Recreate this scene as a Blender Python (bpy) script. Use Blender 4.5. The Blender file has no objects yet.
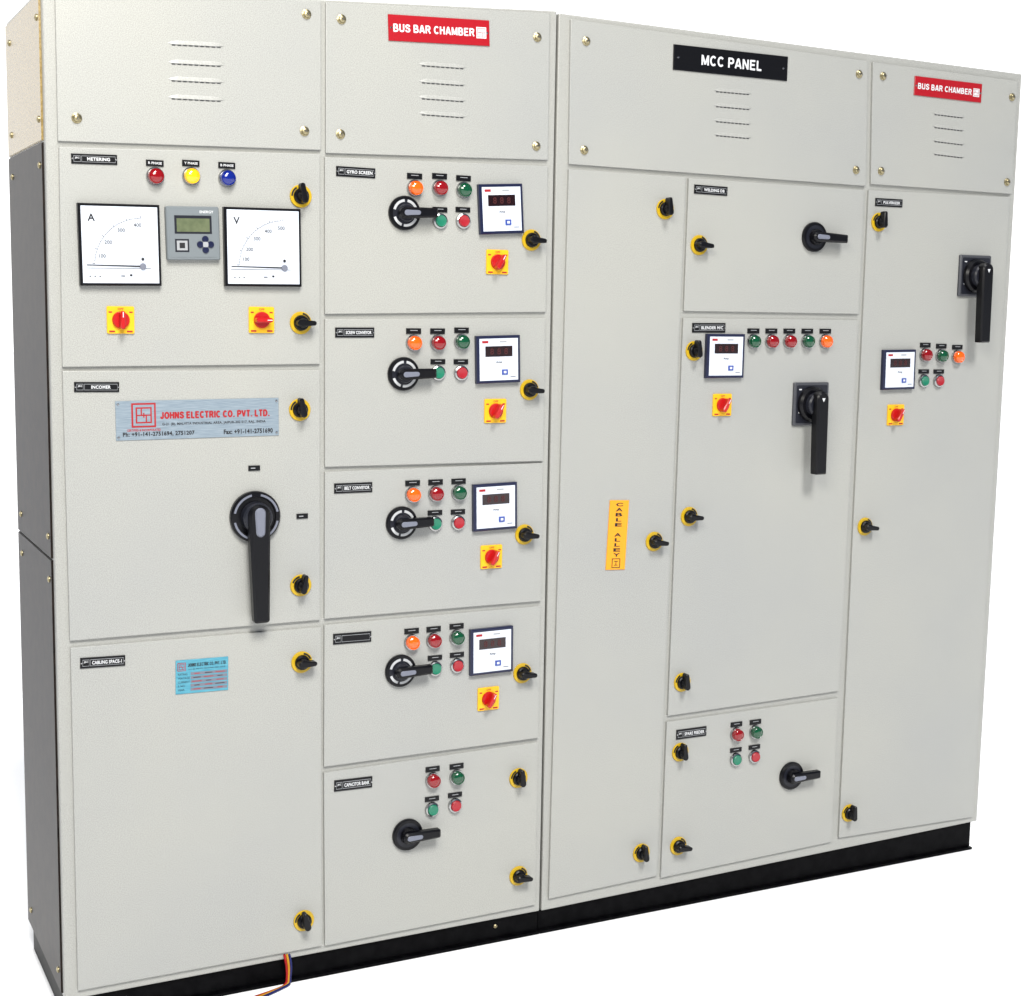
import bpy, bmesh, math, random
from mathutils import Vector, Matrix
random.seed(4)
sc = bpy.context.scene
COL = sc.collection
# ------------------------------------------------------------------ camera geometry
F = 1500.0; PX, PY = 512.0, 498.0
vv = (318.0-PX, 12060.0-PY)
hx = 3500.0-PX
hy = (-F*F - hx*vv[0])/vv[1]
ax = Vector((hx, hy, F)).normalized()
az = -Vector((vv[0], vv[1], F)).normalized()
ay = az.cross(ax).normalized()
if ay.z < 0: ay = -ay
CAM = Vector((0, -1, 0))
def ray(u, v):
    d = Vector(((u-PX)/F, (v-PY)/F, 1))
    return Vector((ax.dot(d), ay.dot(d), az.dot(d)))
def P(u, v, y=0.0):
    d = ray(u, v)
    return CAM + d*((y-CAM.y)/d.y)
h1 = (P(42, -14)-P(65, 1001)).length
CAM = Vector((0, -2.1/h1, 0))
o_ = P(65, 1001); r_ = P(967, 851)
CAM = Vector((-o_.x, CAM.y, -r_.z))
cd = bpy.data.cameras.new('camera'); co = bpy.data.objects.new('camera', cd); COL.objects.link(co)
cd.sensor_fit = 'HORIZONTAL'; cd.sensor_width = 36; cd.lens = F/1024*36; cd.clip_end = 200; cd.clip_start = .05
def bl(a): return Vector((a.x, -a.y, -a.z))
R = Matrix((bl(ax), bl(ay), bl(az)))
co.matrix_world = Matrix.Translation(CAM) @ R.to_4x4()
sc.camera = co

# ------------------------------------------------------------------ materials
def mat(name, col, rough=.4, metal=0, coat=0, spec=.5, emis=0):
    m = bpy.data.materials.new(name); m.use_nodes = True
    b = m.node_tree.nodes['Principled BSDF']
    b.inputs['Base Color'].default_value = (*col, 1); b.inputs['Roughness'].default_value = rough
    b.inputs['Metallic'].default_value = metal; b.inputs['Coat Weight'].default_value = coat
    b.inputs['Coat Roughness'].default_value = .05
    b.inputs['Specular IOR Level'].default_value = spec
    return m
def varied(name, c1, c2, scale, rough=.4, metal=0, bump=0, bscale=300, big=None, stretch=None, spec=.5):
    m = mat(name, c1, rough, metal, spec=spec); nt = m.node_tree; N = nt.nodes; L = nt.links; b = N['Principled BSDF']
    tc = N.new('ShaderNodeTexCoord'); src = tc.outputs['Object']
    if stretch:
        mp = N.new('ShaderNodeMapping'); mp.inputs['Scale'].default_value = stretch; L.new(src, mp.inputs['Vector']); src = mp.outputs[0]
    n = N.new('ShaderNodeTexNoise'); n.inputs['Scale'].default_value = scale; n.inputs['Detail'].default_value = 3; L.new(src, n.inputs['Vector'])
    r = N.new('ShaderNodeValToRGB'); r.color_ramp.elements[0].position = .36; r.color_ramp.elements[1].position = .64
    r.color_ramp.elements[0].color = (*c1, 1); r.color_ramp.elements[1].color = (*c2, 1)
    L.new(n.outputs['Fac'], r.inputs[0]); out = r.outputs[0]
    if big:
        g = N.new('ShaderNodeTexNoise'); g.inputs['Scale'].default_value = big; g.inputs['Detail'].default_value = 4
        ge = N.new('ShaderNodeNewGeometry'); L.new(ge.outputs['Position'], g.inputs['Vector'])
        r2 = N.new('ShaderNodeValToRGB'); r2.color_ramp.elements[0].color = (.93, .94, .965, 1); r2.color_ramp.elements[1].color = (1, 1, .99, 1)
        r2.color_ramp.elements[0].position = .35; r2.color_ramp.elements[1].position = .65
        L.new(g.outputs['Fac'], r2.inputs[0])
        mx = N.new('ShaderNodeMixRGB'); mx.blend_type = 'MULTIPLY'; mx.inputs[0].default_value = 1
        L.new(out, mx.inputs[1]); L.new(r2.outputs[0], mx.inputs[2]); out = mx.outputs[0]
    L.new(out, b.inputs['Base Color'])
    if bump:
        n2 = N.new('ShaderNodeTexNoise'); n2.inputs['Scale'].default_value = bscale; n2.inputs['Detail'].default_value = 2
        L.new(tc.outputs['Object'], n2.inputs['Vector'])
        bp = N.new('ShaderNodeBump'); bp.inputs['Strength'].default_value = bump; bp.inputs['Distance'].default_value = .0006
        L.new(n2.outputs['Fac'], bp.inputs['Height']); L.new(bp.outputs[0], b.inputs['Normal'])
    return m
PAINT = varied('textured_grey_paint', (.272, .272, .252), (.408, .408, .380), 560, .36, 0, .5, 480, big=1.6)
FRAME = varied('frame_grey_paint', (.265, .265, .245), (.39, .39, .363), 560, .36, 0, .5, 480)
SIDE_SHADE = varied('side_painted_shade', (.006, .004, .003), (.018, .012, .009), 30, .42, 0, .3, 200, big=3, spec=.14)  # same beige coat as the front, its shade put into the colour
SIDE_GLINT = varied('side_cover_painted_glint', (.22, .15, .045), (.34, .25, .10), 200, .22, 0, .3, 260)  # beige coat again, with the warm glint of light put into the colour
PLINTH = varied('black_plinth_paint', (.0006, .0006, .0010), (.0025, .0025, .003), 40, .45, 0, .3, 150, spec=.06)
BLACK = mat('black_plastic', (.002, .002, .0032), .32, spec=.26)
DGREY = mat('dark_grey_plastic', (.011, .012, .018), .36, spec=.35)
PGREY = mat('handle_plate_grey', (.05, .052, .06), .4)
MGREY = mat('mid_grey_plastic', (.15, .16, .20), .4)
LGREY = mat('light_grey_plastic', (.30, .31, .32), .4)
CRESC = mat('crescent_grey', (.46, .47, .48), .4)
GMETER = mat('meter_grey_plastic', (.15, .17, .18), .4)
WHITE = mat('white_face', (.60, .64, .71), .35)
WMARK = mat('white_marking', (.60, .61, .62), .5)
INK = mat('black_ink', (.005, .005, .007), .5)
REDINK = mat('red_ink', (.32, .005, .008), .5)
NAVY = mat('navy_plastic', (.004, .007, .035), .3)
BLUEINK = mat('blue_ink', (.025, .06, .30), .4)
DISP = mat('dark_display', (.012, .0025, .003), .15, coat=.3)
LED = mat('unlit_red_digits', (.045, .004, .004), .4)
LCD = varied('olive_lcd', (.09, .11, .058), (.115, .135, .072), 60, .25)
YEL = mat('yellow_plastic', (.76, .42, .004), .4)
REDP = mat('red_plastic', (.42, .004, .004), .28, coat=.2)
LATCHY = mat('yellow_latch_ring', (.50, .32, .005), .35)
CHROME = mat('chrome', (.42, .42, .42), .22, 1)
ZINC = varied('brass_zinc', (.22, .18, .09), (.42, .37, .23), 300, .35, .9)
ALU = varied('brushed_aluminium', (.21, .27, .32), (.32, .38, .43), 30, .38, .45, stretch=(1, 1, 30))
CYAN = varied('blue_anodised', (.05, .25, .35), (.10, .34, .43), 30, .38, .2, stretch=(1, 1, 20))
SRED = mat('red_sign', (.33, .003, .009), .35)
SBLK = mat('black_sign', (.003, .003, .004), .35, spec=.25)
SYEL = mat('orange_yellow_sign', (.76, .31, .006), .4)
SLOT = mat('dark_slot', (.05, .05, .055), .7)
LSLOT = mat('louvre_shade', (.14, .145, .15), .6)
LENS = {'red': mat('red_lens', (.22, .001, .003), .10, coat=.7), 'green': mat('green_lens', (.0015, .060, .022), .10, coat=.7),
        'orange': mat('orange_lens', (.80, .11, .002), .10, coat=.7), 'yellow': mat('yellow_lens', (.84, .46, .005), .10, coat=.7),
        'blue': mat('blue_lens', (.002, .012, .18), .10, coat=.7)}
BTN = {'red': mat('red_button', (.32, .010, .018), .35, coat=.2), 'green': mat('green_button', (.008, .16, .09), .35, coat=.2)}

# ------------------------------------------------------------------ mesh builder: a right, b up, c out of the door
_txt = {}
def text_geo(s, bold=.022):
    if (s, bold) in _txt: return _txt[(s, bold)]
    cu = bpy.data.curves.new('t', 'FONT'); cu.body = s; cu.resolution_u = 3; cu.offset = bold; cu.space_character = 1.0+bold*2.2
    ob = bpy.data.objects.new('t', cu); COL.objects.link(ob)
    dg = bpy.context.evaluated_depsgraph_get(); me = ob.evaluated_get(dg).to_mesh()
    vs = [(v.co.x, v.co.y) for v in me.vertices]; fs = [tuple(p.vertices) for p in me.polygons]
    ob.evaluated_get(dg).to_mesh_clear()
    bpy.data.objects.remove(ob); bpy.data.curves.remove(cu)
    x0 = min(v[0] for v in vs); x1 = max(v[0] for v in vs); y0 = min(v[1] for v in vs); y1 = max(v[1] for v in vs)
    _txt[(s, bold)] = ([((x-x0-(x1-x0)/2), (y-y0-(y1-y0)/2)) for x, y in vs], fs, x1-x0, y1-y0)
    return _txt[(s, bold)]
# plain grotesque capitals drawn as strokes (one cap height = 1)
def ell(cx, cy, rx, ry, t0, t1, n=14):
    return [(cx+rx*math.cos(math.radians(t0+(t1-t0)*k/n)), cy+ry*math.sin(math.radians(t0+(t1-t0)*k/n))) for k in range(n+1)]
GL = {
 'A': (.74, [[(.07, 0), (.33, .96)], [(.67, 0), (.41, .96)], [(.18, .29), (.56, .29)], [(.30, .93), (.44, .93)]]),
 'B': (.70, [[(.1, 0), (.1, 1)], [(.1, .92), (.40, .92), (.52, .84), (.54, .72), (.50, .59), (.40, .52), (.1, .52)], [(.40, .52), (.55, .45), (.60, .3), (.55, .15), (.42, .08), (.1, .08)]]),
 'C': (.72, [ell(.37, .5, .28, .42, 42, 318)]),
 'D': (.72, [[(.1, 0), (.1, 1)], [(.1, .92), (.36, .92)]+ell(.34, .5, .28, .42, 70, -70)+[(.36, .08), (.1, .08)]]),
 'E': (.66, [[(.1, 0), (.1, 1)], [(.1, .92), (.60, .92)], [(.1, .52), (.55, .52)], [(.1, .08), (.62, .08)]]),
 'H': (.70, [[(.1, 0), (.1, 1)], [(.6, 0), (.6, 1)], [(.1, .53), (.6, .53)]]),
 'I': (.22, [[(.11, 0), (.11, 1)]]),
 'J': (.56, [[(.44, 1), (.44, .28), (.40, .15), (.27, .08), (.14, .14), (.09, .32)]]),
 'L': (.60, [[(.1, 0), (.1, 1)], [(.1, .08), (.56, .08)]]),
 'M': (.84, [[(.1, 0), (.1, 1)], [(.74, 0), (.74, 1)], [(.13, .95), (.42, .08)], [(.71, .95), (.42, .08)]]),
 'N': (.72, [[(.1, 0), (.1, 1)], [(.61, 0), (.61, 1)], [(.12, .95), (.59, .05)]]),
 'O': (.78, [ell(.39, .5, .30, .42, 0, 360, 20)]),
 'P': (.66, [[(.1, 0), (.1, 1)], [(.1, .92), (.42, .92), (.55, .84), (.58, .70), (.55, .56), (.42, .46), (.1, .46)]]),
 'R': (.72, [[(.1, 0), (.1, 1)], [(.1, .92), (.44, .92), (.56, .84), (.59, .72), (.56, .58), (.44, .50), (.1, .50)], [(.38, .5), (.65, 0)]]),
 'S': (.68, [[(.58, .70), (.54, .85), (.34, .92), (.15, .85), (.10, .72), (.17, .59), (.34, .52), (.52, .45), (.60, .29), (.53, .14), (.34, .08), (.14, .14), (.08, .31)]]),
 'T': (.64, [[(.02, .92), (.62, .92)], [(.32, .92), (.32, 0)]]),
 'U': (.72, [[(.1, 1), (.1, .32), (.16, .14), (.35, .08), (.54, .14), (.60, .32), (.60, 1)]]),
 'V': (.70, [[(.06, 1), (.35, .03)], [(.64, 1), (.35, .03)]]),
 'Y': (.70, [[(.06, 1), (.35, .46)], [(.64, 1), (.35, .46)], [(.35, .5), (.35, 0)]]),
 '.': (.26, [[(.13, 0), (.13, .17)]])}
def rrect(w, h, r=0, a=0, b=0, seg=4):
    if r <= 0: return [(a-w/2, b-h/2), (a+w/2, b-h/2), (a+w/2, b+h/2), (a-w/2, b+h/2)]
    o = []
    for cx, cy, s in ((w/2-r, -h/2+r, -90), (w/2-r, h/2-r, 0), (-w/2+r, h/2-r, 90), (-w/2+r, -h/2+r, 180)):
        for k in range(seg+1):
            t = math.radians(s+90*k/seg); o.append((a+cx+r*math.cos(t), b+cy+r*math.sin(t)))
    return o
def capsule(l0, l1, r0, r1, seg=8):
    o = []
    for k in range(seg+1):
        t = math.radians(-90+180*k/seg); o.append((l1+r1*math.cos(t), r1*math.sin(t)))
    for k in range(seg+1):
        t = math.radians(90+180*k/seg); o.append((l0+r0*math.cos(t), r0*math.sin(t)))
    return o
def blade(l0, l1, r0, r1, rc=.005):
    o = []
    for cy, s in ((-r1+rc, -90), (r1-rc, 0)):
        for k in range(4):
            t = math.radians(s+90*k/3); o.append((l1-rc+rc*math.cos(t), cy+rc*math.sin(t)))
    for k in range(9):
        t = math.radians(90+180*k/8); o.append((l0+r0*math.cos(t), r0*math.sin(t)))
    return o
def arc(r0, r1, t0, t1, seg=10):
    o = []
    for k in range(seg+1):
        t = math.radians(t0+(t1-t0)*k/seg); o.append((r1*math.cos(t), r1*math.sin(t)))
    for k in range(seg+1):
        t = math.radians(t1+(t0-t1)*k/seg); o.append((r0*math.cos(t), r0*math.sin(t)))
    return o
def inset(o, d):
    n = len(o); res = []
    for i in range(n):
        p0 = Vector(o[i-1]); p1 = Vector(o[i]); p2 = Vector(o[(i+1) % n])
        e1 = p1-p0; e2 = p2-p1
        if e1.length < 1e-7: e1 = e2
        if e2.length < 1e-7: e2 = e1
        n1 = Vector((-e1.y, e1.x)).normalized(); n2 = Vector((-e2.y, e2.x)).normalized()
        m = (n1+n2); m = m.normalized() if m.length > 1e-6 else n1
        k = max(.5, m.dot(n1)); res.append(tuple(p1+m*(d/k)))
    return res
class MB:
    def __init__(s): s.v = []; s.f = []; s.m = []; s.mats = []; s.t = (1, 0, 0, 0)
    def rot(s, deg=0, a=0, b=0): t = math.radians(deg); s.t = (math.cos(t), math.sin(t), a, b); return s
    def add(s, vs, fs, mt):
        if mt not in s.mats: s.mats.append(mt)
        k = s.mats.index(mt); o = len(s.v); c_, s_, oa, ob = s.t
        for a, b, c in vs: s.v.append((c_*a-s_*b+oa, -c, s_*a+c_*b+ob))
        for f in fs: s.f.append(tuple(i+o for i in f)); s.m.append(k)
    def raw(s, vs, fs, mt):
        if mt not in s.mats: s.mats.append(mt)
        k = s.mats.index(mt); o = len(s.v); s.v += [tuple(v) for v in vs]
        for f in fs: s.f.append(tuple(i+o for i in f)); s.m.append(k)
    def prism(s, o, c0, c1, mt, ch=0, top=None):
        n = len(o); vs = [(a, b, c0) for a, b in o]+[(a, b, c1-ch) for a, b in o]; rings = 2
        if ch > 0: vs += [(a, b, c1) for a, b in inset(o, ch)]; rings = 3
        fs = [tuple(reversed(range(n)))]
        for r in range(rings-1):
            for i in range(n):
                j = (i+1) % n; fs.append((r*n+i, r*n+j, (r+1)*n+j, (r+1)*n+i))
        s.add(vs, fs+[tuple(range((rings-1)*n, rings*n))], mt)
        return s
    def box(s, w, h, c0, c1, mt, a=0, b=0, ch=0, r=0): return s.prism(rrect(w, h, r, a, b), c0, c1, mt, ch)
    def lathe(s, prof, mt, a=0, b=0, n=28):
        vs = []; fs = []; idx = []
        for r, c in prof:
            if r == 0: idx.append([len(vs)]); vs.append((a, b, c))
            else:
                idx.append(list(range(len(vs), len(vs)+n)))
                vs += [(a+r*math.cos(2*math.pi*k/n), b+r*math.sin(2*math.pi*k/n), c) for k in range(n)]
        for i in range(len(prof)-1):
            A, B = idx[i], idx[i+1]
            for k in range(n):
                j = (k+1) % n
                if len(A) == 1: fs.append((A[0], B[k], B[j]))
                elif len(B) == 1: fs.append((A[k], A[j], B[0]))
                else: fs.append((A[k], A[j], B[j], B[k]))
        s.add(vs, fs, mt); return s
    def text(s, t, a, b, c, mt, w=None, h=None, align='C', rot=0, bold=.022):
        vs, fs, tw, th = text_geo(t, bold)
        if w and h: kx, ky = w/tw, h/th
        elif w: kx = ky = w/tw
        else: kx = ky = h/th
        off = {'C': 0, 'L': tw*kx/2, 'R': -tw*kx/2}[align]
        cr, sr = math.cos(math.radians(rot)), math.sin(math.radians(rot)); out = []
        for x, y in vs:
            x = x*kx+off; y = y*ky; out.append((a+cr*x-sr*y, b+sr*x+cr*y, c))
        s.add(out, fs, mt); return s
    def caps(s, t, a, b, c, mt, w, h, align='C', th=.165, gap=.10):
        """lettering in the stroke capitals, fitted to w by h"""
        tot = sum(GL[ch][0]+gap if ch != ' ' else .34 for ch in t)-gap
        k = w/tot; x = a-(w/2 if align == 'C' else 0); lay = 0
        hs = th/2*h
        for ch in t:
            if ch == ' ': x += .34*k; continue
            gw, strokes = GL[ch]
            for st in strokes:
                pts = [Vector((x+px*k, b+(py-.5)*h)) for px, py in st]; n = len(pts); L_ = []; R_ = []
                closed = (pts[0]-pts[-1]).length < 1e-6
                for i in range(n):
                    pa = pts[i-1] if i > 0 else (pts[-2] if closed else None); pb = pts[i+1] if i < n-1 else (pts[1] if closed else None)
                    d1 = (pts[i]-pa).normalized() if pa is not None else None; d2 = (pb-pts[i]).normalized() if pb is not None else None
                    if d1 is None: d1 = d2
                    if d2 is None: d2 = d1
                    m = (d1+d2).normalized(); q = hs/max(.6, m.dot(d1)); nn = Vector((-m.y, m.x))*q
                    L_.append(pts[i]+nn); R_.append(pts[i]-nn)
                cc = c+.00006*(lay % 4); lay += 1
                vs = [(p.x, p.y, cc) for p in R_]+[(p.x, p.y, cc) for p in L_]
                s.add(vs, [(i, i+1, n+i+1, n+i) for i in range(n-1)], mt)
            x += (gw+gap)*k
        return s
    def mesh(s, name):
        me = bpy.data.meshes.new(name); me.from_pydata(s.v, [], s.f)
        for m in s.mats: me.materials.append(m)
        for p, k in zip(me.polygons, s.m): p.material_index = k; p.use_smooth = True
        me.update(); me.set_sharp_from_angle(angle=math.radians(32)); return me
def link(name, me, loc, parent=None, base=Vector((0, 0, 0)), ang=0, label=None):
    o = bpy.data.objects.new(name, me); COL.objects.link(o)
    o.location = Vector(loc)-base; o.rotation_euler = (0, -ang, 0)
    if parent: o.parent = parent
    if label: o['label'] = label
    return o

# ------------------------------------------------------------------ cabinets
def cabinet(name, label, loc):
    e = bpy.data.objects.new(name, None); COL.objects.link(e); e.location = loc
    e['label'] = label; e['category'] = 'electrical cabinet'; return e
LC = cabinet('electrical_cabinet', 'light grey steel cabinet with two analogue dials and a column of five stacked feeder doors', Vector((0, 0, 0)))
RCx = P(541, 911).x
RC = cabinet('electrical_cabinet', 'light grey steel cabinet with the black MCC PANEL sign and tall cable alley door', Vector((RCx, 0, 0)))
_pos = {}
_pos[LC.name] = Vector(LC.location); _pos[RC.name] = Vector(RC.location)
def part(name, me, wloc, parent, ang=0, label=None):
    o = link(name, me, wloc, parent, _pos[parent.name], ang, label); _pos[o.name] = Vector(wloc); return o
def slab(name, parent, quad, y0, y1, m, label=None, bev=.0014, py=None):
    pts = [P(u, v, y0 if py is None else py) for u, v in quad]
    c = sum(pts, Vector())/4; c.y = 0
    vs = [(p.x-c.x, y0, p.z-c.z) for p in pts]+[(p.x-c.x, y1, p.z-c.z) for p in pts]
    fs = [(3, 2, 1, 0), (4, 5, 6, 7), (0, 1, 5, 4), (1, 2, 6, 5), (2, 3, 7, 6), (3, 0, 4, 7)]
    me = bpy.data.meshes.new(name); me.from_pydata(vs, [], fs); me.materials.append(m)
    bm = bmesh.new(); bm.from_mesh(me); bmesh.ops.recalc_face_normals(bm, faces=bm.faces[:])
    if bev: bmesh.ops.bevel(bm, geom=bm.edges[:], offset=bev, segments=2, affect='EDGES', profile=.5)
    bm.to_mesh(me); bm.free()
    return part(name, me, c, parent, 0, label)
FY = .007                                   # frame plane lies 7 mm behind the door faces
d = ray(18, 480); xl = P(53, 480, FY).x     # depth of the cabinet from its visible left side
DEP = CAM.y + d.y*((xl-CAM.x)/d.x)
slab('enclosure', LC, [(42, -14), (557, 11), (539.5, 911), (65, 1001)], FY, DEP, FRAME, bev=.003, py=FY)
slab('enclosure', RC, [(559, 13), (1022, 74), (977, 821), (541.5, 911)], FY, DEP, FRAME, bev=.003, py=FY)
def plinth(parent, x0, x1, z0, z1):
    b = MB(); y0 = .018; y1 = DEP-.03
    cx = (x0+x1)/2
    vs = [(x0, y0, 0), (x1, y0, 0), (x1, y0, z1), (x0, y0, z0), (x0, y1, 0), (x1, y1, 0), (x1, y1, z1), (x0, y1, z0)]
    b.raw([(x-cx, y, z) for x, y, z in vs], [(0, 1, 2, 3), (5, 4, 7, 6), (4, 0, 3, 7), (1, 5, 6, 2), (3, 2, 6, 7), (4, 5, 1, 0)], PLINTH)
    vs = [(x0, y0-.012, .0), (x1, y0-.012, .0), (x1, y0-.012, .006), (x0, y0-.012, .006), (x0, y0+.001, 0), (x1, y0+.001, 0), (x1, y0+.001, .006), (x0, y0+.001, .006)]
    b.raw([(x-cx, y, z) for x, y, z in vs], [(0, 1, 2, 3), (5, 4, 7, 6), (4, 0, 3, 7), (1, 5, 6, 2), (3, 2, 6, 7), (4, 5, 1, 0)], PLINTH)
    return part('plinth', b.mesh('plinth'), Vector((cx, 0, 0)), parent)
zl = P(65, 1001, FY); zm = P(540, 911, FY); zr = P(977, 821, FY)
pl = plinth(LC, zl.x+.004, zm.x-.001, zl.z+.003, zm.z+.003)
pr = plinth(RC, zm.x+.001, P(972, 845, FY).x, zm.z+.003, zr.z+.003)
def side_panel(v0, v1, m, label):
    f0 = P(42+23*(v0+14)/1015, v0, FY); f1 = P(42+23*(v1+14)/1015, v1, FY)
    vs = []; c = (f0+f1)/2
    for yy in (FY+.022, DEP-.006):
        for f, dz in ((f0, -.001), (f1, .001)):
            for xx in (-.004, .01): vs.append((f.x+xx-c.x, yy, f.z+dz-c.z))
    fs = [(0, 1, 3, 2), (4, 6, 7, 5), (0, 2, 6, 4), (1, 5, 7, 3), (0, 4, 5, 1), (2, 3, 7, 6)]
    me = bpy.data.meshes.new('side_panel'); me.from_pydata(vs, [], fs); me.materials.append(m)
    bm = bmesh.new(); bm.from_mesh(me); bmesh.ops.recalc_face_normals(bm, faces=bm.faces[:])
    bmesh.ops.bevel(bm, geom=bm.edges[:], offset=.0015, segments=2, affect='EDGES'); bm.to_mesh(me); bm.free()
    c = Vector((c.x, 0, c.z)); o = part('side_panel', me, c, LC, 0, label)
    for f, dz in ((f0, -.045), (f1, .045)):
        for yy in (.055, DEP-.06):
            b = MB(); b.lathe([(.007, 0), (.007, .003), (.004, .005), (0, .006)], ZINC, n=16)
            s = part('screw', b.mesh('screw'), Vector((f.x-.003, yy, f.z+dz)), o); s.rotation_euler = (0, 0, -math.pi/2)
    return o
side_panel(-10, 140, SIDE_GLINT, 'upper side cover with painted warm glint')
side_panel(140.6, 561, SIDE_SHADE, 'upper side panel with painted-in shade')
side_panel(561.6, 998, SIDE_SHADE, 'lower side panel with painted-in shade')

# ------------------------------------------------------------------ doors and covers (corner points on the door plane: TL TR BR BL)
def door(par, q, label): return slab('door', par, q, 0, .018, PAINT, label)
def cover(par, q, label): return slab('vent_cover', par, q, 0, .018, PAINT, label)
c1 = cover(LC, [(55, -11), (321, 1), (321, 150), (58, 141)], 'plain louvred top cover above the metering door')
c2 = cover(LC, [(326, 2), (550, 13), (548, 160), (326, 153)], 'louvred top cover with a red sign')
c3 = cover(RC, [(571, 19), (868, 61), (866, 186), (569, 164)], 'wide louvred top cover with a black sign')
c4 = cover(RC, [(873, 62), (1018, 81), (1012, 194), (871, 184)], 'narrow louvred top cover with a red sign')
dm = door(LC, [(59, 147), (320, 154), (320, 364), (62.5, 367)], 'metering door with two analogue dials')
di = door(LC, [(62.5, 371), (320, 370), (320, 620), (70, 641)], 'incomer door with a large rotary handle')
dc = door(LC, [(70.5, 648), (321, 627), (322, 946), (78, 991)], 'plain cabling space door')
f1 = door(LC, [(325, 157), (548, 166), (546, 312), (325, 314)], 'topmost feeder door')
f2 = door(LC, [(325, 319), (545.5, 318), (543.5, 461), (325, 467)], 'second feeder door from the top')
f3 = door(LC, [(325, 472), (543, 463), (541, 601), (324.5, 619)], 'third feeder door from the top')
f4 = door(LC, [(324.5, 625), (540.5, 606), (538.5, 738), (324, 767)], 'fourth feeder door from the top')
f5 = door(LC, [(324, 773), (538, 742), (535, 905), (325, 946)], 'lowest feeder door without a digital meter')
da = door(RC, [(569, 169), (686, 177), (657, 876), (549, 899)], 'tall narrow cable alley door')
e1 = door(RC, [(689, 178), (864.5, 190), (859, 314), (684, 311)], 'small door with one rotary handle')
e2 = door(RC, [(683.5, 318), (858.5, 320), (839, 691), (668, 716)], 'door with five pilot lamps in a row')
e3 = door(RC, [(667, 722), (838, 698), (832, 842), (661, 878)], 'low door with two lamps and two push buttons')
g1 = door(RC, [(869, 190), (1010, 197), (973, 817), (839, 838)], 'tall rightmost door with plate handle')

def put(name, parent, u, v, me, cm=.0, rot=0, label=None):
    p = P(u, v, -cm); return part(name, me, Vector((p.x, 0, p.z)), parent, math.radians(rot), label)
_c = {}
def cached(key, fn):
    if key not in _c: _c[key] = fn()
    return _c[key]
def m_screw():
    b = MB(); b.lathe([(.0105, 0), (.0105, .0015), (.0075, .003), (.007, .006), (.004, .008), (0, .0083)], ZINC, n=20)
    b.box(.009, .0015, .0078, .0088, SLOT); return b.mesh('screw')
for par, pts in ((c1, [(307, 14), (305, 131), (77, 118)]), (c2, [(342, 19), (538, 37), (341, 134), (537, 146)]),
                 (c3, [(587, 41), (860, 74), (585, 150), (857, 170)]), (c4, [(884, 76), (1013, 97), (882, 171), (1008, 182)])):
    for u, v in pts:
        o = put('screw', par, u, v, cached('screw', m_screw), .004); o.rotation_euler[1] = random.random()*3
def louvre(par, u0, u1, v, dv):
    p0 = P(u0, v); p1 = P(u1, v+dv); w = (p1-p0).length; c = (p0+p1)/2
    b = MB(); n = 12; vs = []
    for k in range(n+1):
        t = k/n; a = -w/2+w*t; e = min(1, 6*min(t, 1-t)); e = math.sqrt(e)
        vs += [(a, .001+.0075*e, -.001), (a, .003*e, .0014*e), (a, -.0022*e, .0026*e), (a, -.0024*e, -.001)]
    top = []; bot = []
    for k in range(n):
        i = 4*k; j = i+4
        top += [(i, j, j+1, i+1), (i+1, j+1, j+2, i+2)]; bot.append((i+2, j+2, j+3, i+3))
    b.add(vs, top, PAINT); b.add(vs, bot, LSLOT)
    for k in range(9):
        a = -w*.44+w*.88*(k+.5)/9
        b.box(w*.060, .0020, -.001, .0006, SLOT, a=a, b=-.0036)
    part('louvre', b.mesh('louvre'), Vector((c.x, 0, c.z)), par, math.atan2(p1.z-p0.z, w))
for v in (44, 63, 80, 98): louvre(c1, 167, 225, v-1, 3)
for v in (64, 81, 97, 113): louvre(c2, 418, 467, v, 3.5)
for v in (91, 106, 121, 135): louvre(c3, 713, 752, v-1, 3.5)
for v in (113, 126, 140, 153): louvre(c4, 932, 965, v, 4)

# signs
def plate(name, par, quad, fn, label=None, c=0):
    p = [P(u, v, -c) for u, v in quad]; ctr = sum(p, Vector())/4
    w = ((p[1]-p[0]).length+(p[2]-p[3]).length)/2; h = ((p[0]-p[3]).length+(p[1]-p[2]).length)/2
    dr = (p[1]-p[0])+(p[2]-p[3]); b = MB(); fn(b, w, h)
    return part(name, b.mesh(name), Vector((ctr.x, 0, ctr.z)), par, math.atan2(dr.z, dr.x), label)
def logo(b, a, z, s, m1, m2, c=.0032):
    b.box(s, s, c-.002, c, m1, a=a, b=z); b.box(s*.86, s*.86, c-.002, c+.0003, m2, a=a, b=z)
    b.box(s*.66, s*.66, c-.002, c+.0006, m1, a=a, b=z)
    b.box(s*.54, s*.54, c-.002, c+.0009, m2, a=a, b=z)
    for k, dx, dz, w, h in ((0, .0, .0, .60, .05), (1, -.1, .13, .05, .28), (1, .1, -.13, .05, .28), (2, 0, 0, .05, .2)):
        b.box(s*w, s*h, c-.002, c+.0012+.0001*k, m1, a=a+dx*s, b=z+dz*s)
def s_bus(b, w, h):
    b.box(w, h, 0, .003, SRED, ch=.0008)
    b.caps('BUS BAR CHAMBER', -w*.055, 0, .0034, WMARK, w*.80, h*.30, th=.21)
    s = h*.44; a = w*.415; b.box(s, s, 0, .0034, WMARK, a=a)
    e = s*.74
    for dx, dz, ww, hh in ((0, .5, 1, .05), (0, -.5, 1, .05), (-.5, 0, .05, 1), (.5, 0, .05, 1), (0, 0, .9, .05), (-.18, .2, .05, .4), (.18, -.2, .05, .4)):
        b.box(e*ww, e*hh, 0, .0037+.0001*abs(dx), SRED, a=a+dx*e, b=dz*e)
    for sx in (-1, 1): b.lathe([(.003, .003), (.002, .005), (0, .0052)], CHROME, a=sx*w*.475, b=0, n=10)
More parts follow.
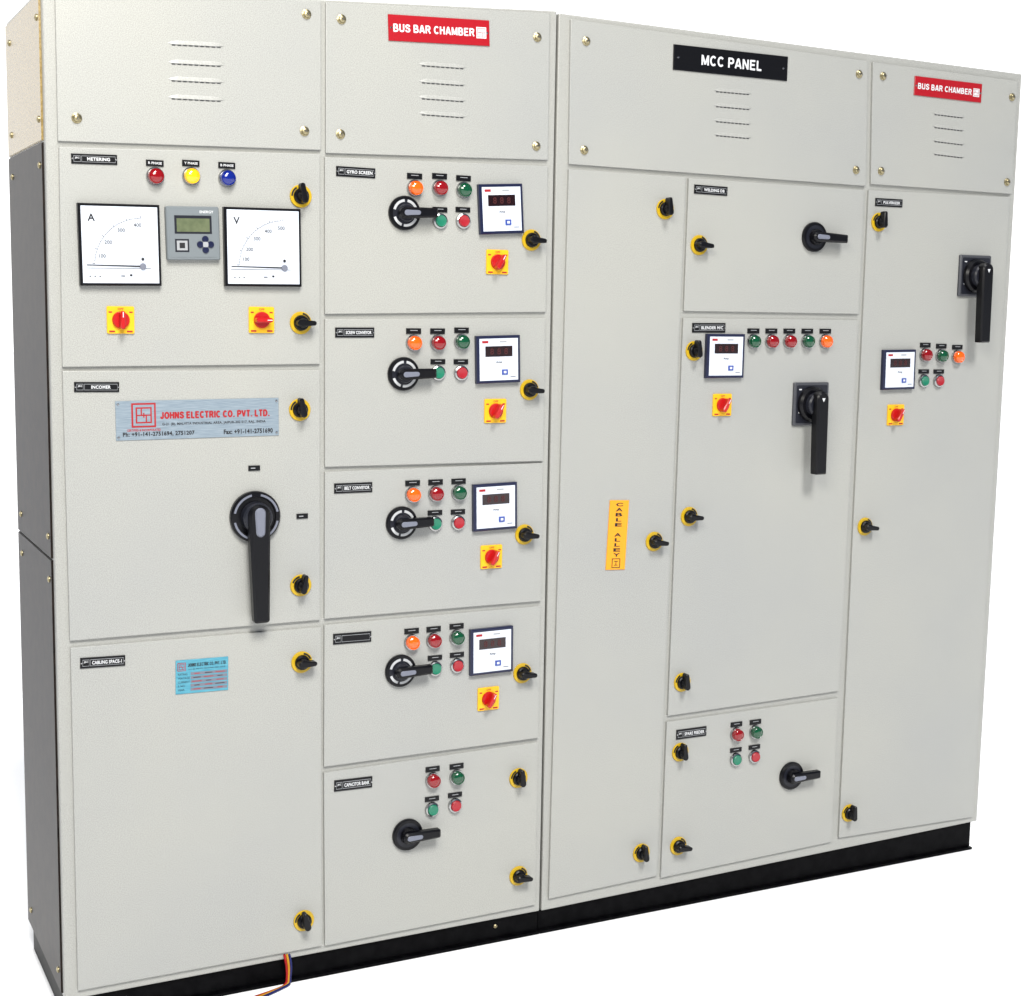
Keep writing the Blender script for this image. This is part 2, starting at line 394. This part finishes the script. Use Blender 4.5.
plate('sign', c2, [(388, 15), (489, 20), (489, 47), (388, 40)], s_bus, 'red bus bar chamber sign')
plate('sign', c4, [(914, 76), (981, 84), (981, 103), (914, 95)], s_bus, 'red bus bar chamber sign')
def s_mcc(b, w, h):
    b.box(w, h, 0, .003, SBLK, ch=.0008); b.caps('MCC PANEL', 0, 0, .0034, WMARK, w*.53, h*.40, th=.20)
    for sx in (-1, 1): b.lathe([(.003, .003), (.002, .005), (0, .0052)], CHROME, a=sx*w*.46, b=0, n=10)
plate('sign', c3, [(673, 44), (787, 57), (787, 81), (673, 70)], s_mcc, 'black panel name sign')
def s_alley(b, w, h):
    b.box(w, h, 0, .003, SYEL, ch=.0008)
    for i, ch in enumerate('CABLE ALLEY'):
        if ch != ' ': b.text(ch, 0, h*(.440-.0725*i), .0034, INK, w=w*(.36 if ch != 'L' else .28), h=h*.050, bold=.03)
    s = w*.40; z = -h*.405
    for k, dx, dz, ww, hh in ((0, 0, .5, 1.08, .08), (0, 0, -.5, 1.08, .08), (1, -.5, 0, .08, 1), (1, .5, 0, .08, 1), (0, 0, .22, .5, .07), (0, 0, -.22, .5, .07), (2, 0, 0, .07, .5)):
        b.box(s*ww, s*hh, 0, .0034+.0001*k, INK, a=dx*s, b=z+dz*s)
plate('sign', da, [(608.5, 500), (627.5, 500.5), (625.5, 569), (606.5, 570)], s_alley, 'orange cable alley sign')
def s_maker(b, w, h):
    b.box(w, h, 0, .002, ALU, ch=.0005)
    logo(b, -w*.335, h*.13, h*.62, REDINK, ALU, .0026)
    b.text('CERTIFIED & INCORPORATED', -w*.335, -h*.25, .0024, REDINK, w=w*.2, h=h*.06)
    b.caps('JOHNS ELECTRIC CO. PVT. LTD.', -w*.235, h*.11, .0024, REDINK, w*.675, h*.17, align='L', th=.26, gap=.14)
    b.text('G-21 (B), MALVIYA INDUSTRIAL AREA, JAIPUR-302 017, RAJ., INDIA', -w*.225, -h*.12, .0024, INK, w=w*.64, h=h*.085, align='L')
    b.text('Ph: +91-141-2751694, 2751207', -w*.46, -h*.36, .0024, INK, w=w*.43, h=h*.13, align='L', bold=.035)
    b.text('Fax: +91-141-2751690', w*.46, -h*.36, .0024, INK, w=w*.31, h=h*.13, align='R', bold=.035)
    for sx in (-1, 1):
        for sz in (-1, 1): b.lathe([(.003, .002), (.002, .004), (0, .0045)], CHROME, a=sx*w*.485, b=sz*h*.42, n=10)
plate('maker_plate', di, [(115, 402), (279, 397), (278, 436), (116, 440)], s_maker, 'brushed aluminium plate with red lettering')
def s_rate(b, w, h):
    b.box(w, h, 0, .002, CYAN, ch=.0005)
    logo(b, -w*.39, h*.30, h*.24, REDINK, CYAN, .0026)
    b.caps('JOHNS ELECTRIC CO. PVT. LTD.', -w*.27, h*.34, .0024, INK, w*.73, h*.10, align='L', th=.16)
    b.text('G-21 (B), MALVIYA INDUSTRIAL AREA, JAIPUR', -w*.26, h*.21, .0024, INK, w=w*.70, h=h*.05, align='L', bold=0)
    for i, s in enumerate(('RATING', 'VOLTAGE', 'CURRENT', 'S. NO.', 'YEAR')):
        z = h*(.08-.115*i)
        b.text(s, -w*.46, z, .0024, INK, h=h*.055, align='L', bold=0); b.box(w*.70, h*.085, 0, .0024, MGREY, a=w*.13, b=z)
        for q in range(3): b.box(w*(.10+.04*((i+q) % 3)), h*.018, 0, .0027, INK if (i+q) % 2 else REDINK, a=w*(-.10+.22*q), b=z)
plate('rating_plate', dc, [(175, 661), (228, 656), (228, 690), (176, 694)], s_rate, 'small blue plate with dark lettering')
def nameplate(par, quad, t):
    def fn(b, w, h):
        b.box(w, h, 0, .0025, SBLK, ch=.0005)
        b.box(w*.74, h*.62, 0, .0027, LGREY, a=w*.09); b.box(w*.728, h*.54, 0, .0030, SBLK, a=w*.09)
        b.box(w*.15, h*.62, 0, .0027, LGREY, a=-w*.375); b.box(w*.138, h*.54, 0, .0030, SBLK, a=-w*.375)
        b.text('JEC', -w*.375, h*.08, .0033, WMARK, w=w*.1, h=h*.2)
        if t: b.text(t, w*.09, 0, .0033, WMARK, w=min(w*.66, w*.062*len(t)), h=h*.34, bold=.03)
        for sx in (-1, 1): b.lathe([(.0022, .0025), (.0015, .0042), (0, .0045)], CHROME, a=sx*w*.475, n=8)
    plate('nameplate', par, quad, fn)
for par, q, t in ((dm, (71, 153.5, 117, 155, 10), 'METERING'), (di, (74, 382, 119, 382, 10), 'INCOMER'), (dc, (80, 658, 125, 655, 10.5), 'CABLING SPACE-1'),
                  (f1, (336, 166, 375, 168.5, 10), 'GYRO SCREEN'), (f2, (335, 327.5, 374, 327.5, 10), 'SCREW CONVEYOR'), (f3, (334, 483.5, 372, 482, 10), 'BELT CONVEYOR'),
                  (f4, (333, 634, 371, 631, 10.5), ''), (f5, (334, 780.5, 372, 776, 11), 'CAPACITOR BANK'), (e1, (694, 184.5, 727, 187, 9), 'WELDING DB'),
                  (e2, (692, 323, 725, 323, 9.5), 'BLENDER M/C'), (e3, (676, 730, 706, 726, 9.5), 'SPARE FEEDER'), (g1, (875, 198, 902, 199.5, 8), 'PULVERIZER')):
    u0, v0, u1, v1, h = q; nameplate(par, [(u0, v0), (u1, v1), (u1, v1+h), (u0, v0+h)], t)
def m_tag():
    b = MB(); b.box(.026, .011, 0, .003, SBLK, ch=.0005); b.box(.010, .002, 0, .0034, LGREY, a=-.003); return b.mesh('position_tag')
put('position_tag', di, 254, 468, cached('tag', m_tag)); put('position_tag', di, 302, 516, cached('tag', m_tag))

# lamps and buttons
def m_lamp(col, t=None):
    def fn():
        b = MB(); r = .0188
        b.lathe([(r, 0), (r, .005), (r*.95, .007), (r*.84, .007)], CHROME)
        b.lathe([(r*.86, .004), (r*.85, .012), (r*.79, .0165), (r*.74, .0165), (r*.70, .0155), (r*.5, .0185), (r*.25, .0195), (0, .0198)], LENS[col], n=32)
        b.box(.036, .0125, 0, .003, SBLK, b=.0265, ch=.0005)
        if t: b.text(t, 0, .0265, .0034, WMARK, w=.028, h=.005)
        else: b.box(.018, .0013, 0, .0034, LGREY, b=.028)
        return b.mesh('pilot_lamp')
    return fn
def lamp(par, u, v, col, t=None):
    put('pilot_lamp', par, u, v, cached(('lamp', col, t), m_lamp(col, t)), .010, 0, col+' pilot lamp')
def m_btn(col):
    def fn():
        b = MB(); r = .0178
        b.lathe([(r, 0), (r, .004), (r*.95, .007), (r*.78, .0085), (r*.72, .0065)], CHROME)
        b.lathe([(r*.74, .004), (r*.72, .0115), (r*.64, .013), (r*.5, .0122), (0, .012)], BTN[col], n=32)
        b.box(.036, .0115, 0, .003, SBLK, b=.0255, ch=.0005); b.box(.016, .0013, 0, .0034, LGREY, b=.0265)
        return b.mesh('push_button')
    return fn
def btn(par, u, v, col): put('push_button', par, u, v, cached(('btn', col), m_btn(col)), .008, 0, col+' push button')
lamp(dm, 156, 176, 'red', 'R PHASE'); lamp(dm, 192, 176, 'yellow', 'Y PHASE'); lamp(dm, 228, 178, 'blue', 'B PHASE')
for par, L3, B2 in ((f1, ((416, 188), (441, 188), (465, 190)), ((441, 221), (464, 221))), (f2, ((415, 343), (439, 343), (463, 342)), ((439, 373), (462, 373))),
                    (f3, ((414, 495), (437, 494), (460, 493)), ((436, 524), (459, 523))), (f4, ((413, 643), (435, 641), (458, 638)), ((436, 669), (458, 666)))):
    for (u, v), c in zip(L3, ('orange', 'red', 'green')): lamp(par, u, v, c)
    for (u, v), c in zip(B2, ('green', 'red')): btn(par, u, v, c)
lamp(f5, 434, 781, 'red'); lamp(f5, 458, 778, 'green'); btn(f5, 433, 810, 'green'); btn(f5, 456, 806, 'red')
for u, c in ((755, 'green'), (773, 'red'), (791, 'red'), (809, 'green'), (827, 'orange')): lamp(e2, u, 341.5, c)
lamp(e3, 738, 735, 'red'); lamp(e3, 757, 732.5, 'green'); btn(e3, 737, 760, 'green'); btn(e3, 755.5, 757, 'red')
lamp(g1, 927, 355, 'red'); lamp(g1, 943, 356, 'green'); lamp(g1, 959, 357, 'orange'); btn(g1, 925, 381, 'green'); btn(g1, 940, 381, 'red')

# latches
def m_latch(deg):
    def fn():
        b = MB(); b.lathe([(.0245, 0), (.0245, .003), (.0235, .0045), (.0165, .0045)], LATCHY, n=32)
        b.rot(deg)
        b.prism(arc(.0185, .0222, 20, 80), .003, .0052, INK)
        b.lathe([(.0175, .003), (.0165, .010), (.014, .0125), (0, .0125)], BLACK)
        b.lathe([(.0105, .012), (.0095, .024), (.008, .026), (0, .026)], BLACK)
        b.prism(capsule(-.008, .022, .0075, .0052), .012, .031, BLACK, .0022)
        return b.mesh('door_latch')
    return fn
H, V = 0, 90
for par, u, v, o in ((dm, 302, 196, 100), (dm, 302, 323, H), (di, 301, 410, 100), (di, 302, 586, 80), (dc, 303, 663, H), (dc, 305, 922, 100),
                     (f1, 533, 240, -5), (f2, 531, 390, -5), (f3, 526, 535, -5), (f4, 524, 674, -5), (f5, 520, 779, 95), (f5, 520, 877, -8),
                     (da, 667, 209, 95), (da, 656, 542, -8), (da, 643, 854, 95), (e1, 701, 245, -6), (e2, 696, 351, 95), (e2, 691, 517, -5), (e2, 684, 683, 95),
                     (e3, 682, 753, 95), (e3, 680, 847, -8), (g1, 881, 222, 90), (g1, 867, 527, -8), (g1, 851, 814, 90)):
    put('door_latch', par, u, v, cached(('latch', o), m_latch(o)), .010)

# selector switches
def m_sel(deg):
    def fn():
        b = MB(); b.box(.056, .056, 0, .004, YEL, ch=.0008, r=.003)
        b.text('OFF', 0, .0225, .0043, REDINK, w=.012, h=.0045)
        for sx in (-1, 1):
            b.box(.007, .003, 0, .0043, REDINK, a=sx*.021, b=.016); b.box(.012, .0035, 0, .0043, REDINK, a=sx*.018, b=-.0235)
        b.rot(deg)
        b.lathe([(.018, .003), (.0175, .009), (.016, .011), (0, .011)], REDP, n=32)
        b.prism(capsule(-.013, .014, .0055, .0048), .010, .028, REDP, .002)
        b.box(.011, .0018, .02, .0285, WMARK, a=.011)
        return b.mesh('selector_switch')
    return fn
for par, u, v, o in ((dm, 121, 320, 90), (dm, 262, 320, 0), (f1, 498, 262, 60), (f2, 496, 411, 60), (f3, 492, 557, 60), (f4, 489, 699, 60), (e2, 723, 405, 60), (g1, 896.5, 415, 60)):
    put('selector_switch', par, u, v, cached(('sel', o), m_sel(o)), .006)

# rotary handles
def m_rot(marks, ang, L=.098):
    def fn():
        b = MB(); b.lathe([(.038, 0), (.038, .006), (.036, .009), (.030, .009)], BLACK, n=36)
        b.lathe([(.031, .0085), (0, .0085)], DGREY, n=36)
        if marks:
            for t0, t1 in ((25, 80), (95, 165), (200, 250), (262, 335)): b.prism(arc(.0245, .0302, t0, t1), .006, .0096, CRESC)
        b.rot(ang)
        b.lathe([(.020, .008), (.0195, .018), (.0175, .021), (0, .021)], DGREY if marks else BLACK, n=32)
        b.prism(blade(-.008, L, .0125, .0105, .004), .016, .033, BLACK, .004)
        b.prism(capsule(-.006, .022, .0062, .0052), .03, .0342, MGREY, .001)
        return b.mesh('rotary_handle')
    return fn
for par, u, v in ((f1, 405, 213), (f2, 404, 374), (f3, 402, 523), (f4, 401, 671)):
    put('rotary_handle', par, u, v, cached('rot_a', m_rot(True, 2, .070)), .006)
put('rotary_handle', f5, 408, 835, cached('rot_b', m_rot(False, 1, .074)), .006)
put('rotary_handle', e1, 815, 237, cached('rot_b2', m_rot(False, -2, .088)), .006)
put('rotary_handle', e3, 792, 776, cached('rot_b3', m_rot(False, 1, .078)), .006)
def m_big():
    b = MB(); b.lathe([(.056, 0), (.056, .01), (.053, .014), (.044, .015), (.043, .011), (0, .011)], BLACK, n=48)
    for k in range(4): b.prism(arc(.0465, .0510, 12+90*k, 78+90*k), .012, .0157, MGREY)
    b.lathe([(.034, .011), (.033, .028), (.029, .033), (0, .034)], DGREY, n=40)
    b.rot(-89)
    b.prism(blade(-.006, .230, .024, .0175, .006), .022, .044, BLACK, .005)
    b.prism(capsule(-.012, .030, .012, .010), .040, .048, MGREY, .003)
    return b.mesh('rotary_handle')
put('rotary_handle', di, 256, 517, m_big(), .012, 0, 'large black handle pointing down')
def m_plate():
    b = MB(); b.box(.112, .112, 0, .008, PGREY, ch=.003, r=.004)
    b.box(.098, .098, .006, .0088, DGREY, r=.004)
    b.lathe([(.046, .008), (.045, .018), (.040, .024), (.030, .024)], BLACK, n=40)
    b.lathe([(.031, .0238), (.030, .036), (.026, .040), (0, .040)], DGREY, n=40)
    for k in range(3): b.box(.008, .003, .008, .0092, WMARK, a=-.038, b=.038-.03*k)
    b.rot(-89)
    b.prism(blade(-.016, .180, .019, .0175, .004), .034, .058, BLACK, .004)
    b.prism([(-.018, -.005), (-.008, 0), (-.018, .005)], .056, .0584, WMARK)
    return b.mesh('rotary_handle')
put('rotary_handle', e2, 811.5, 404, cached('plateh', m_plate), .008, 0, 'square plate handle pointing down')
put('rotary_handle', g1, 975.5, 276, cached('plateh', m_plate), .008, 0, 'square plate handle pointing down')

# meters
def s_analog(letter, nums):
    def fn(b, w, h):
        b.box(w, h, 0, .014, BLACK, ch=.002); b.box(w*.935, h*.935, 0, .0146, WHITE)
        c = .0152
        b.text(letter, -w*.345, h*.33, c, INK, h=h*.09)
        pa, pb = w*.27, -h*.26
        for k in range(26):
            t = math.radians(177-86*k/25); r0 = w*.59; r1 = r0+w*(.030 if k % 5 == 0 else .014); tw = .0005 if k % 5 == 0 else .0003
            dx, dy = math.cos(t), math.sin(t); nx, ny = -dy*tw, dx*tw
            b.prism([(pa+dx*r0-nx, pb+dy*r0-ny), (pa+dx*r1-nx, pb+dy*r1-ny), (pa+dx*r1+nx, pb+dy*r1+ny), (pa+dx*r0+nx, pb+dy*r0+ny)], .014, c, DGREY)
        b.rot(0, pa, pb); b.prism(arc(w*.587, w*.591, 91, 177, 30), .014, .0150, DGREY); b.rot()
        for n, t in nums:
            t = math.radians(t); b.text(n, pa+w*.51*math.cos(t), pb+h*.51*math.sin(t), c, INK, h=h*.045, bold=.01)
        b.prism([(pa-w*.69, pb+h*.008), (pa, pb-h*.009), (pa, pb+h*.009), (pa-w*.69, pb+h*.018)], .014, .0158, INK)
        b.box(w*.80, h*.006, .014, .0151, INK, a=-w*.03, b=-h*.285)
        b.lathe([(w*.042, .014), (w*.038, .018), (w*.02, .0185), (0, .018)], MGREY, a=pa, b=pb, n=20)
        b.lathe([(w*.018, .014), (w*.018, .0165), (0, .017)], INK, a=pa, b=pb+h*.09, n=12)
        b.box(w*.05, h*.012, .014, c, INK, a=w*.02, b=-h*.38); b.box(w*.03, h*.025, .014, c, INK, a=w*.12, b=-h*.37)
        for k in range(3): b.box(w*.02, h*.012, .014, c, INK, a=-w*(.38-.06*k), b=-h*.385)
    return fn
plate('analogue_meter', dm, [(78, 203), (160, 205), (160, 286), (79, 285.5)], s_analog('A', [('100', 166), ('200', 145), ('300', 120), ('400', 96)]), 'ammeter dial', .008)
plate('analogue_meter', dm, [(224, 207), (301, 209), (300, 287), (224, 286)], s_analog('V', [('100', 168), ('200', 153), ('300', 134), ('400', 114), ('500', 94)]), 'voltmeter dial', .008)
def s_energy(b, w, h):
    b.box(w, h, 0, .013, GMETER, ch=.002, r=.004); b.box(w*.9, h*.9, .01, .0136, GMETER, r=.003)
    b.box(w*.70, h*.34, .01, .0142, DGREY, b=h*.16); b.box(w*.62, h*.25, .01, .0148, LCD, b=h*.15)
    b.text('ENERGY', w*.26, h*.40, .0141, WMARK, w=w*.26, h=h*.05)
    b.box(w*.26, h*.24, .01, .0142, DGREY, a=-w*.22, b=-h*.23); b.box(w*.2, h*.18, .01, .0148, LGREY, a=-w*.22, b=-h*.23); b.box(w*.1, h*.1, .01, .0153, INK, a=-w*.22, b=-h*.23)
    for dx, dz in ((0, .1), (0, -.1), (-.1, 0), (.1, 0), (0, 0)):
        b.lathe([(w*.065, .013), (w*.06, .016), (0, .0165)], NAVY if dx or dz else LGREY, a=w*(.22+dx), b=h*(-.21+dz), n=14)
plate('energy_meter', dm, [(166, 206), (219, 207), (219, 260), (166, 260)], s_energy, 'small grey digital energy meter', .008)
def s_dig(b, w, h):
    b.box(w, h, 0, .012, NAVY, ch=.002); b.box(w*.88, h*.88, 0, .0126, WHITE)
    b.box(w*.62, h*.22, 0, .0132, DISP, b=h*.17)
    for k in range(3): b.text('8', w*(-.16+.16*k), h*.17, .0136, LED, w=w*.085, h=h*.13)
    b.text('Amp', 0, -h*.06, .013, INK, w=w*.14, h=h*.055)
    b.box(w*.14, h*.05, 0, .013, REDINK, a=-w*.31, b=h*.37); b.box(w*.16, h*.03, 0, .013, LGREY, a=w*.1, b=h*.37)
    b.box(w*.13, h*.11, 0, .0145, BLUEINK, a=w*.13, b=-h*.27); b.box(w*.06, h*.05, 0, .0149, WMARK, a=w*.13, b=-h*.27)
    b.box(w*.12, h*.018, 0, .013, MGREY, a=w*.32, b=-h*.37)
for par, q in ((f1, [(479, 184), (523, 184), (522, 233), (479, 235)]), (f2, [(476, 336), (520, 335), (519, 382), (476, 384)]),
               (f3, [(473, 484.5), (517, 482), (516, 528), (473, 532)]), (f4, [(470, 630), (513, 625.5), (512, 671), (470, 676)]),
               (e2, [(706, 334), (744, 334), (743, 378), (706, 378)]), (g1, [(883, 350), (915, 349.5), (914, 389), (882, 390)])):
    plate('digital_ammeter', par, q, s_dig, None, .007)

# plinth screws
for par, u, v in ((pl, 495, 926),):
    p = P(u, v, .018); b = MB(); b.lathe([(.005, 0), (.005, .003), (.003, .005), (0, .006)], ZINC, n=16)
    part('screw', b.mesh('screw'), Vector((p.x, .018, p.z)), par)

# wires hanging from under the cabinet on to the floor
def wire(u, col, label, k):
    m = mat(col+'_wire', {'red': (.30, .004, .006), 'yellow': (.45, .22, .008), 'blue': (.005, .010, .09)}[col], .4, spec=.3)
    p0 = P(u, 957, -.001); zt = p0.z; x = p0.x; pts = []
    ctl = [Vector((x, .010, zt+.004)), Vector((x, -.001, zt-.008)), Vector((x+.002-.001*k, -.001-.001*k, zt*.6)), Vector((x+.001-.002*k, -.002, .018)), Vector((x-.004-.001*k, -.006, .004)), Vector((x-.030+.001*k, -.020, .003)), Vector((x-.10+.002*k, -.045-.006*k, .003))]
    n = 8
    for i in range(len(ctl)-1):
        a, b_, c, d_ = ctl[max(i-1, 0)], ctl[i], ctl[i+1], ctl[min(i+2, len(ctl)-1)]
        for j in range(n):
            t = j/n; pts.append(.5*((2*b_)+(c-a)*t+(2*a-5*b_+4*c-d_)*t*t+(3*b_-a-3*c+d_)*t**3))
    pts.append(ctl[-1]); b = MB(); vs = []; fs = []; r = .0028; K = 10
    for i, p in enumerate(pts):
        t = (pts[min(i+1, len(pts)-1)]-pts[max(i-1, 0)]).normalized(); x_ = t.cross(Vector((0, 1, .3))).normalized(); y_ = t.cross(x_)
        for q in range(K):
            an = 2*math.pi*q/K; vs.append(p+x_*r*math.cos(an)+y_*r*math.sin(an)-ctl[0])
    for i in range(len(pts)-1):
        for q in range(K): fs.append((i*K+q, i*K+(q+1) % K, (i+1)*K+(q+1) % K, (i+1)*K+q))
    fs.append(tuple(range(K))); fs.append(tuple(range(len(vs)-K, len(vs))))
    b.raw(vs, fs, m); o = link('loose_wire', b.mesh('loose_wire'), ctl[0])
    o['label'] = label; o['category'] = 'wire'; o['group'] = 'loose wires hanging over the black plinth'
wire(285.5, 'red', 'red wire hanging over the black plinth of the left cabinet', -1)
wire(288, 'yellow', 'yellow wire hanging over the black plinth of the left cabinet', 0)
wire(290.5, 'blue', 'blue wire hanging over the black plinth of the left cabinet', 1)

# floor
b = MB(); b.raw([(-30, -30, -.001), (40, -30, -.001), (40, 40, -.001), (-30, 40, -.001)], [(0, 1, 2, 3)], varied('white_floor', (.96, .96, .96), (.98, .98, .98), 2, .7, spec=.2))
fl = link('floor', b.mesh('floor'), (0, 0, 0)); fl['kind'] = 'structure'; fl['label'] = 'plain white floor'

# ------------------------------------------------------------------ light
w = bpy.data.worlds.new('World'); sc.world = w; w.use_nodes = True; nt = w.node_tree; N = nt.nodes; L = nt.links
bg = N['Background']; tc = N.new('ShaderNodeTexCoord'); dp = N.new('ShaderNodeVectorMath'); dp.operation = 'DOT_PRODUCT'
dp.inputs[1].default_value = Vector((.05, 1, 0)).normalized(); L.new(tc.outputs['Generated'], dp.inputs[0])
rp = N.new('ShaderNodeValToRGB'); rp.color_ramp.elements[0].position = .05; rp.color_ramp.elements[0].color = (.08, .10, .14, 1)
rp.color_ramp.elements[1].position = .45; rp.color_ramp.elements[1].color = (1, 1, 1, 1)
L.new(dp.outputs['Value'], rp.inputs[0]); L.new(rp.outputs[0], bg.inputs['Color']); bg.inputs['Strength'].default_value = 1.6
sl = bpy.data.lights.new('sun', 'SUN'); sl.energy = 3.4; sl.angle = math.radians(16); sl.color = (1, .99, .98)
so = bpy.data.objects.new('sun', sl); COL.objects.link(so); so.location = (3, -4, 5)
so.rotation_euler = Vector((.06, 1, -1.15)).to_track_quat('-Z', 'Y').to_euler()
# softbox high on the left in front, added out of view: brighter tops, darker feet
al = bpy.data.lights.new('added_fill', 'AREA'); al.shape = 'RECTANGLE'; al.size = 1.2; al.size_y = .9; al.energy = 66; al.color = (1, .965, .88)
ao = bpy.data.objects.new('added_fill', al); COL.objects.link(ao); ao.location = (-.25, -2.0, 2.9)
ao.rotation_euler = (Vector((1.1, 0, 1.9))-Vector(ao.location)).to_track_quat('-Z', 'Y').to_euler()
sc.view_settings.view_transform = 'Standard'; sc.view_settings.look = 'None'; sc.view_settings.exposure = 0
